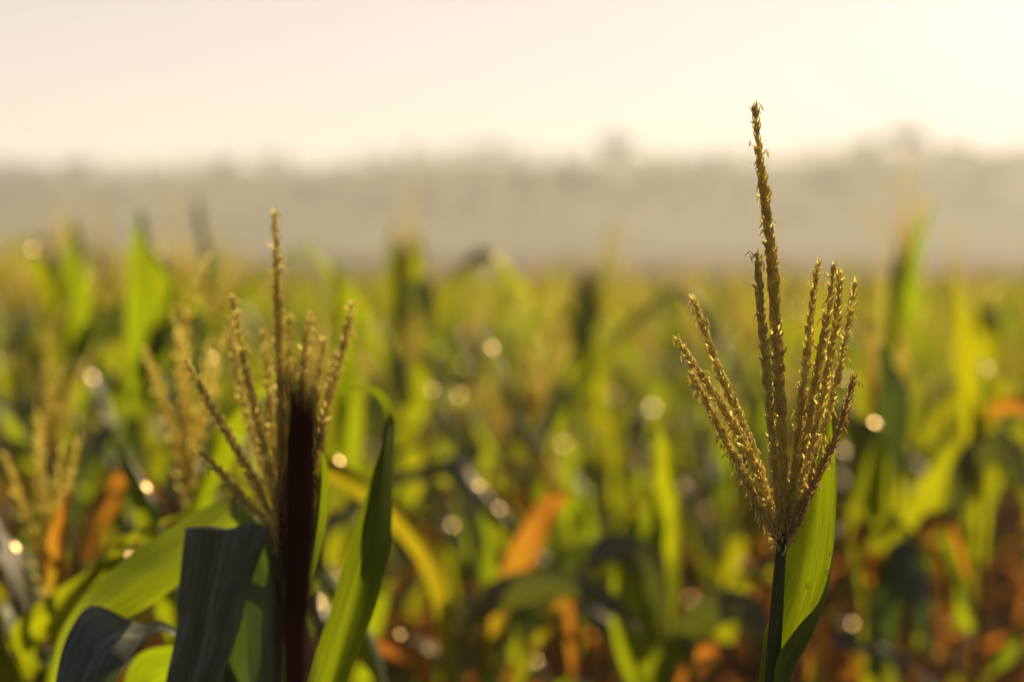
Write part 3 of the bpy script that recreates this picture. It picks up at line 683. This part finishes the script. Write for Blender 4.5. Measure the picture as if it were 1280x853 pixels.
def strip(pts, wd):
    """rows from a centre path [(x, y, depth)] and pixel widths measured across the path"""
    out = []
    for i, (x, y, d) in enumerate(pts):
        x0, y0, _ = pts[max(i-1, 0)]; x1, y1, _ = pts[min(i+1, len(pts)-1)]
        l = math.hypot(x1-x0, y1-y0) or 1; nx, ny = -(y1-y0)/l, (x1-x0)/l; h = wd[i]/2
        out.append([(x-nx*h, y-ny*h, d+.015), (x, y, d), (x+nx*h, y+ny*h, d+.015)])
    return out
N = {n[0]: r for n, r in zip(named, FIELD)}
feature(N[610], strip([(565, 880, 4.0), (550, 740, 3.6), (505, 655, 3.5), (455, 612, 3.45), (405, 585, 3.4), (370, 585, 3.4)], [20, 24, 28, 30, 24, 4]), dry=.45, label='yellow arching leaf', seed=2)
feature(N[610], strip([(600, 860, 4.0), (620, 770, 3.95), (660, 680, 3.9), (690, 630, 3.9), (715, 612, 3.9)], [16, 26, 34, 28, 4]), 'leaf_dry', 0., 'orange dry leaf', 3)
feature(N[610], strip([(560, 860, 4.0), (570, 790, 3.95), (625, 745, 3.85), (690, 730, 3.8), (750, 745, 3.75), (800, 790, 3.7)], [16, 34, 40, 36, 28, 4]), 'leaf_shaded', 0., 'bluish arched leaf', 4)
feature(N[610], strip([(640, 870, 4.0), (690, 770, 3.95), (712, 750, 3.9), (716, 800, 3.88), (718, 860, 3.86)], [10, 16, 19, 18, 5]), 'leaf_dry', 0., 'orange dry leaf', 5)
feature(N[610], strip([(540, 860, 3.8), (520, 825, 3.75), (490, 808, 3.7), (450, 815, 3.7), (430, 840, 3.65)], [14, 26, 28, 24, 4]), 'leaf_dry', 0.2, 'curled rusty leaf', 6)
feature(N[35], strip([(70, 790, 3.0), (68, 720, 2.98), (74, 660, 2.96), (88, 612, 2.95)], [14, 20, 21, 4]), 'leaf_dry', 0., 'upright orange leaf', 7)
feature(N[35], strip([(40, 850, 3.0), (30, 800, 2.96), (85, 755, 2.92), (140, 715, 2.92), (165, 690, 2.95)], [18, 40, 44, 34, 4]), 'leaf', 0.05, None, 8)
feature(N[178], strip([(176, 520, 4.9), (176, 420, 4.88), (177, 340, 4.86), (176, 262, 4.86)], [26, 38, 32, 4]), 'leaf', 0., 'bright upright leaf', 9)
feature(N[500], strip([(502, 470, 6.2), (498, 400, 6.18), (494, 340, 6.16), (492, 284, 6.16)], [14, 26, 28, 4]), 'leaf_thick', 0., 'upright dark leaf', 21)
feature(N[500], strip([(506, 440, 6.2), (514, 370, 6.2), (522, 330, 6.18), (520, 290, 6.16)], [12, 24, 22, 4]), 'leaf', 0., None, 22)
feature(N[500], strip([(500, 420, 6.2), (510, 372, 6.12), (526, 356, 6.08), (534, 390, 6.06), (532, 430, 6.05)], [12, 26, 26, 20, 4]), 'leaf_shaded', 0., 'drooping dark leaf', 23)
feature(N[1125], strip([(1128, 480, 6.4), (1124, 400, 6.38), (1122, 350, 6.36), (1126, 312, 6.36)], [14, 26, 24, 4]), 'leaf_shaded', 0., 'upright dark leaf', 24)
feature(N[733], strip([(735, 460, 6.8), (732, 400, 6.78), (728, 370, 6.76), (733, 335, 6.75)], [14, 24, 22, 4]), 'leaf_shaded', 0., 'upright dark leaf', 25)
feature(N[92], strip([(100, 480, 5.2), (96, 400, 5.18), (90, 340, 5.16), (94, 272, 5.16)], [16, 30, 26, 3]), 'leaf', 0., None, 26)
feature(N[92], strip([(95, 480, 5.2), (80, 410, 5.18), (52, 340, 5.16), (38, 310, 5.16)], [16, 28, 26, 3]), 'leaf', 0., None, 27)
feature(N[92], strip([(105, 470, 5.2), (135, 400, 5.15), (160, 400, 5.1), (170, 450, 5.08)], [16, 32, 32, 4]), 'leaf_shaded', 0., 'drooping dark leaf', 28)
feature(N[178], strip([(178, 470, 4.9), (205, 420, 4.86), (240, 405, 4.84), (262, 450, 4.8)], [16, 32, 32, 4]), 'leaf_shaded', 0., 'drooping dark leaf', 29)
feature(N[178], strip([(180, 500, 4.9), (200, 420, 4.86), (205, 360, 4.84), (190, 310, 4.82)], [16, 32, 32, 4]), 'leaf', 0., None, 30)
feature(N[1100], strip([(1104, 640, 4.3), (1110, 560, 4.25), (1118, 490, 4.22), (1098, 430, 4.2)], [20, 40, 36, 4]), 'leaf_shaded', 0., 'broad dark leaf', 31)
feature(N[1100], strip([(1110, 700, 4.3), (1150, 640, 4.25), (1180, 590, 4.22), (1200, 540, 4.2)], [20, 40, 36, 4]), 'leaf', 0., None, 32)
feature(N[1100], strip([(1112, 760, 4.3), (1135, 700, 4.2), (1165, 690, 4.15), (1185, 730, 4.1), (1190, 790, 4.08)], [10, 16, 19, 16, 4]), 'leaf_dry', 0., 'arching amber leaf', 41)
feature(N[1215], strip([(1210, 720, 4.2), (1190, 660, 4.15), (1160, 650, 4.1), (1140, 690, 4.05)], [10, 15, 18, 4]), 'leaf_dry', 0., 'arching rusty leaf', 42)
feature(N[830], strip([(840, 860, 3.9), (870, 815, 3.8), (905, 815, 3.75), (930, 850, 3.7)], [12, 20, 22, 5]), 'leaf_dry', 0., 'arching rusty leaf', 44)
feature(N[60], strip([(110, 700, 4.4), (140, 620, 4.3), (165, 590, 4.25), (200, 630, 4.2), (215, 690, 4.18)], [12, 20, 22, 18, 4]), 'leaf_dry', 0., 'arching amber leaf', 46)
feature(N[1215], strip([(1190, 640, 4.2), (1205, 590, 4.15), (1238, 560, 4.1), (1265, 570, 4.05), (1280, 610, 4.0)], [16, 34, 40, 34, 6]), 'leaf_shaded', 0., 'dark bluish leaf', 10)
feature(N[1215], strip([(1215, 560, 4.2), (1235, 520, 4.2), (1265, 505, 4.15), (1300, 520, 4.1)], [12, 18, 22, 8]), 'leaf_dry', 0., 'orange leaf', 11)
feature(N[1100], strip([(1100, 760, 4.3), (1085, 690, 4.2), (1065, 660, 4.15), (1045, 680, 4.1)], [16, 30, 34, 6]), 'leaf_dry', 0., 'orange leaf', 12)
feature(N[1100], strip([(1015, 880, 3.6), (1022, 830, 3.58), (1030, 790, 3.56), (1034, 760, 3.56)], [20, 24, 22, 4]), 'leaf_dry', 0., 'orange leaf', 13)
feature(N[830], strip([(830, 800, 3.9), (815, 720, 3.8), (790, 690, 3.75), (755, 690, 3.7), (725, 720, 3.65)], [16, 36, 38, 32, 6]), 'leaf_shaded', 0., 'bluish drooping leaf', 14)
feature(N[830], strip([(835, 860, 3.9), (860, 790, 3.85), (890, 765, 3.8), (930, 760, 3.75), (965, 800, 3.7)], [20, 40, 46, 40, 6]), 'leaf_shaded', 0., 'bluish drooping leaf', 15)
feature(N[830], strip([(830, 900, 3.9), (800, 820, 3.85), (790, 740, 3.85), (812, 660, 3.9), (835, 600, 3.92)], [24, 52, 56, 44, 6]), 'leaf', 0., None, 16)

# ------------------------------------------------------------------ far corn: a mass nobody could count
rs = random.Random(77); V, F, A, U = [], [], [], []
def rows_np(kind, s):
    me = rs.choice(LEAF[kind]); return me
cache = {}
def sub(me):
    if me.name not in cache:
        v = np.array([x.co[:] for x in me.vertices]).reshape(22, 5, 3)[::3][:, [0, 2, 4]]
        cache[me.name] = v
    return cache[me.name]
y = YMAX+.5
fm = MB()
while y < 47:
    half = y*.2231+.6; x = -half
    while x < half:
        px_, py_ = x+rs.uniform(-.1, .1), y+rs.uniform(-.25, .25); s_ = rs.uniform(.72, .86); H = rs.uniform(.92, 1.12)*s_
        for k in range(6):
            kind = rs.choice(['mid', 'up', 'kink'] if k > 1 else ['mid', 'low']); v = sub(rs.choice(LEAF[kind]))*s_; a = rs.uniform(0, 2*PI); z = H*(.4+.55*k/5)
            c, sn = math.cos(a), math.sin(a); q = v.reshape(-1, 3)
            q = np.stack([q[:, 0]*c-q[:, 1]*sn+px_, q[:, 0]*sn+q[:, 1]*c+py_, q[:, 2]+z], 1); nr, nc = v.shape[:2]
            fm.add(q, [(i*nc+j, i*nc+j+1, (i+1)*nc+j+1, (i+1)*nc+j) for i in range(nr-1) for j in range(nc-1)], .0, [(j/(nc-1), i/(nr-1)) for i in range(nr) for j in range(nc)])
        if rs.random() < .45:
            for k in range(5):
                a = rs.uniform(0, 2*PI); sp = rs.uniform(0, .09) if k else 0; h = rs.uniform(.16, .2) if k else .27
                fm.tube([(px_, py_, H), (px_+math.cos(a)*sp*.6, py_+math.sin(a)*sp*.6, H+h*.6), (px_+math.cos(a)*sp, py_+math.sin(a)*sp, H+h)], [.006, .006, .002], 4, 1.0, False)
        x += rs.uniform(.3, .45)*(1+.012*(y-16))
    y += .8
o = fm.build('far_corn', M['leaf']); tag(o, 'distant blurred mass of green corn reaching the tan field', 'corn', kind='stuff')

# dry leaf litter on the soil
fl = MB(); rt_ = random.Random(5)
for _ in range(500):
    y = rt_.uniform(3, 15); x = rt_.uniform(-1, 1)*(y*.2231+.3); a = rt_.uniform(0, 6.28); L = rt_.uniform(.1, .35); W = rt_.uniform(.012, .025)
    d = Vector((math.cos(a), math.sin(a), 0)); s_ = Vector((-d.y, d.x, 0)); ar = rt_.uniform(.03, .14)
    fl.grid([[Vector((x, y, .035))+d*(L*(u-.5))+s_*(k*W*(1-u*u*.8))+Vector((0, 0, ar*math.sin(u*PI)+.3*k*W*math.sin(u*9))) for k in (-1, 0, 1)] for u in np.linspace(0, 1, 7)], rt_.uniform(0, .6))
o = fl.build('dry_leaves', M['leaf_dry']); tag(o, 'orange-brown dead corn leaves littering the soil', 'leaf litter', kind='stuff')

# ------------------------------------------------------------------ added glint discs on field leaves, tilted to mirror the sun at the camera
mb = MB(); mb.grid([[(math.cos(a)*math.cos(b), math.cos(a)*math.sin(b), .10*math.sin(a)) for b in np.linspace(0, 2*PI, 15)] for a in np.linspace(0, PI/2-.01, 6)])
GLINT = mb.mesh('dew_glint'); GLINT.materials.append(M['glint'])
bpy.context.view_layer.update(); dg = bpy.context.evaluated_depsgraph_get()
rg_ = random.Random(31); spots = []
for r in FIELD:
    if r.location.y > 11.5: continue
    for lf in r.children:
        if not lf.name.startswith('leaf'): continue
        mw = lf.matrix_world; m3 = mw.to_3x3(); v = lf.data.vertices; best = None
        for k in range(0, len(v)):
            p = mw @ v[k].co; nrm = (m3 @ v[k].normal).normalized(); h = ((CAM-p).normalized()+sd).normalized(); q = nrm.dot(h); sg = 1
            if q < 0: q, sg = -q, -1
            if q > .93 and (best is None or q > best[0]): best = (q, p, h, sg)
        if best:
            q, p, h, sg = best; px, py, d = proj(p)
            if not (10 < px < 1270 and 290 < py < 840): continue
            o_ = p+h*.004
            dc = CAM-o_
            if scene.ray_cast(dg, o_+dc.normalized()*.004, dc.normalized(), distance=dc.length)[0] or scene.ray_cast(dg, o_+sd*.004, sd)[0]: continue
            spots.append((rg_.random(), lf, p, h, d, px, py))
spots.sort(key=lambda t: t[0]); kept = []
for _, lf, p, h, d, px, py in spots:
    if len(kept) >= 54: break
    if any(math.hypot(px-a, py-b) < 34 for a, b in kept): continue
    kept.append((px, py)); o = bpy.data.objects.new('dew_glint', GLINT); col.objects.link(o); o.parent = lf
    rr_ = rg_.uniform(.003, .0084)
    o.matrix_local = lf.matrix_world.inverted() @ (Matrix.Translation(p+h*.0015) @ h.to_track_quat('Z', 'Y').to_matrix().to_4x4() @ Matrix.Scale(rr_, 4))
print('dew spots', len(spots), len(kept))

# ------------------------------------------------------------------ haze
m, t, n, out = newmat('haze'); pv = nd(n, 'ShaderNodeVolumePrincipled')
pv.inputs['Color'].default_value = (.87, .93, 1.0, 1); pv.inputs['Density'].default_value = .00100; pv.inputs['Anisotropy'].default_value = .25
t.links.new(pv.outputs[0], out.inputs['Volume'])
mb = MB(); x0, x1, y0, y1, z0, z1 = -3600, 3600, -100, 3700, -1.5, 45
c = [(x0, y0, z0), (x1, y0, z0), (x1, y1, z0), (x0, y1, z0), (x0, y0, z1), (x1, y0, z1), (x1, y1, z1), (x0, y1, z1)]
mb.add(c, [(3, 2, 1, 0), (4, 5, 6, 7), (0, 1, 5, 4), (1, 2, 6, 5), (2, 3, 7, 6), (3, 0, 4, 7)])
hz = mb.build('haze', m, smooth=False); tag(hz, 'pale warm haze lying over the field and hills', 'haze', kind='stuff')
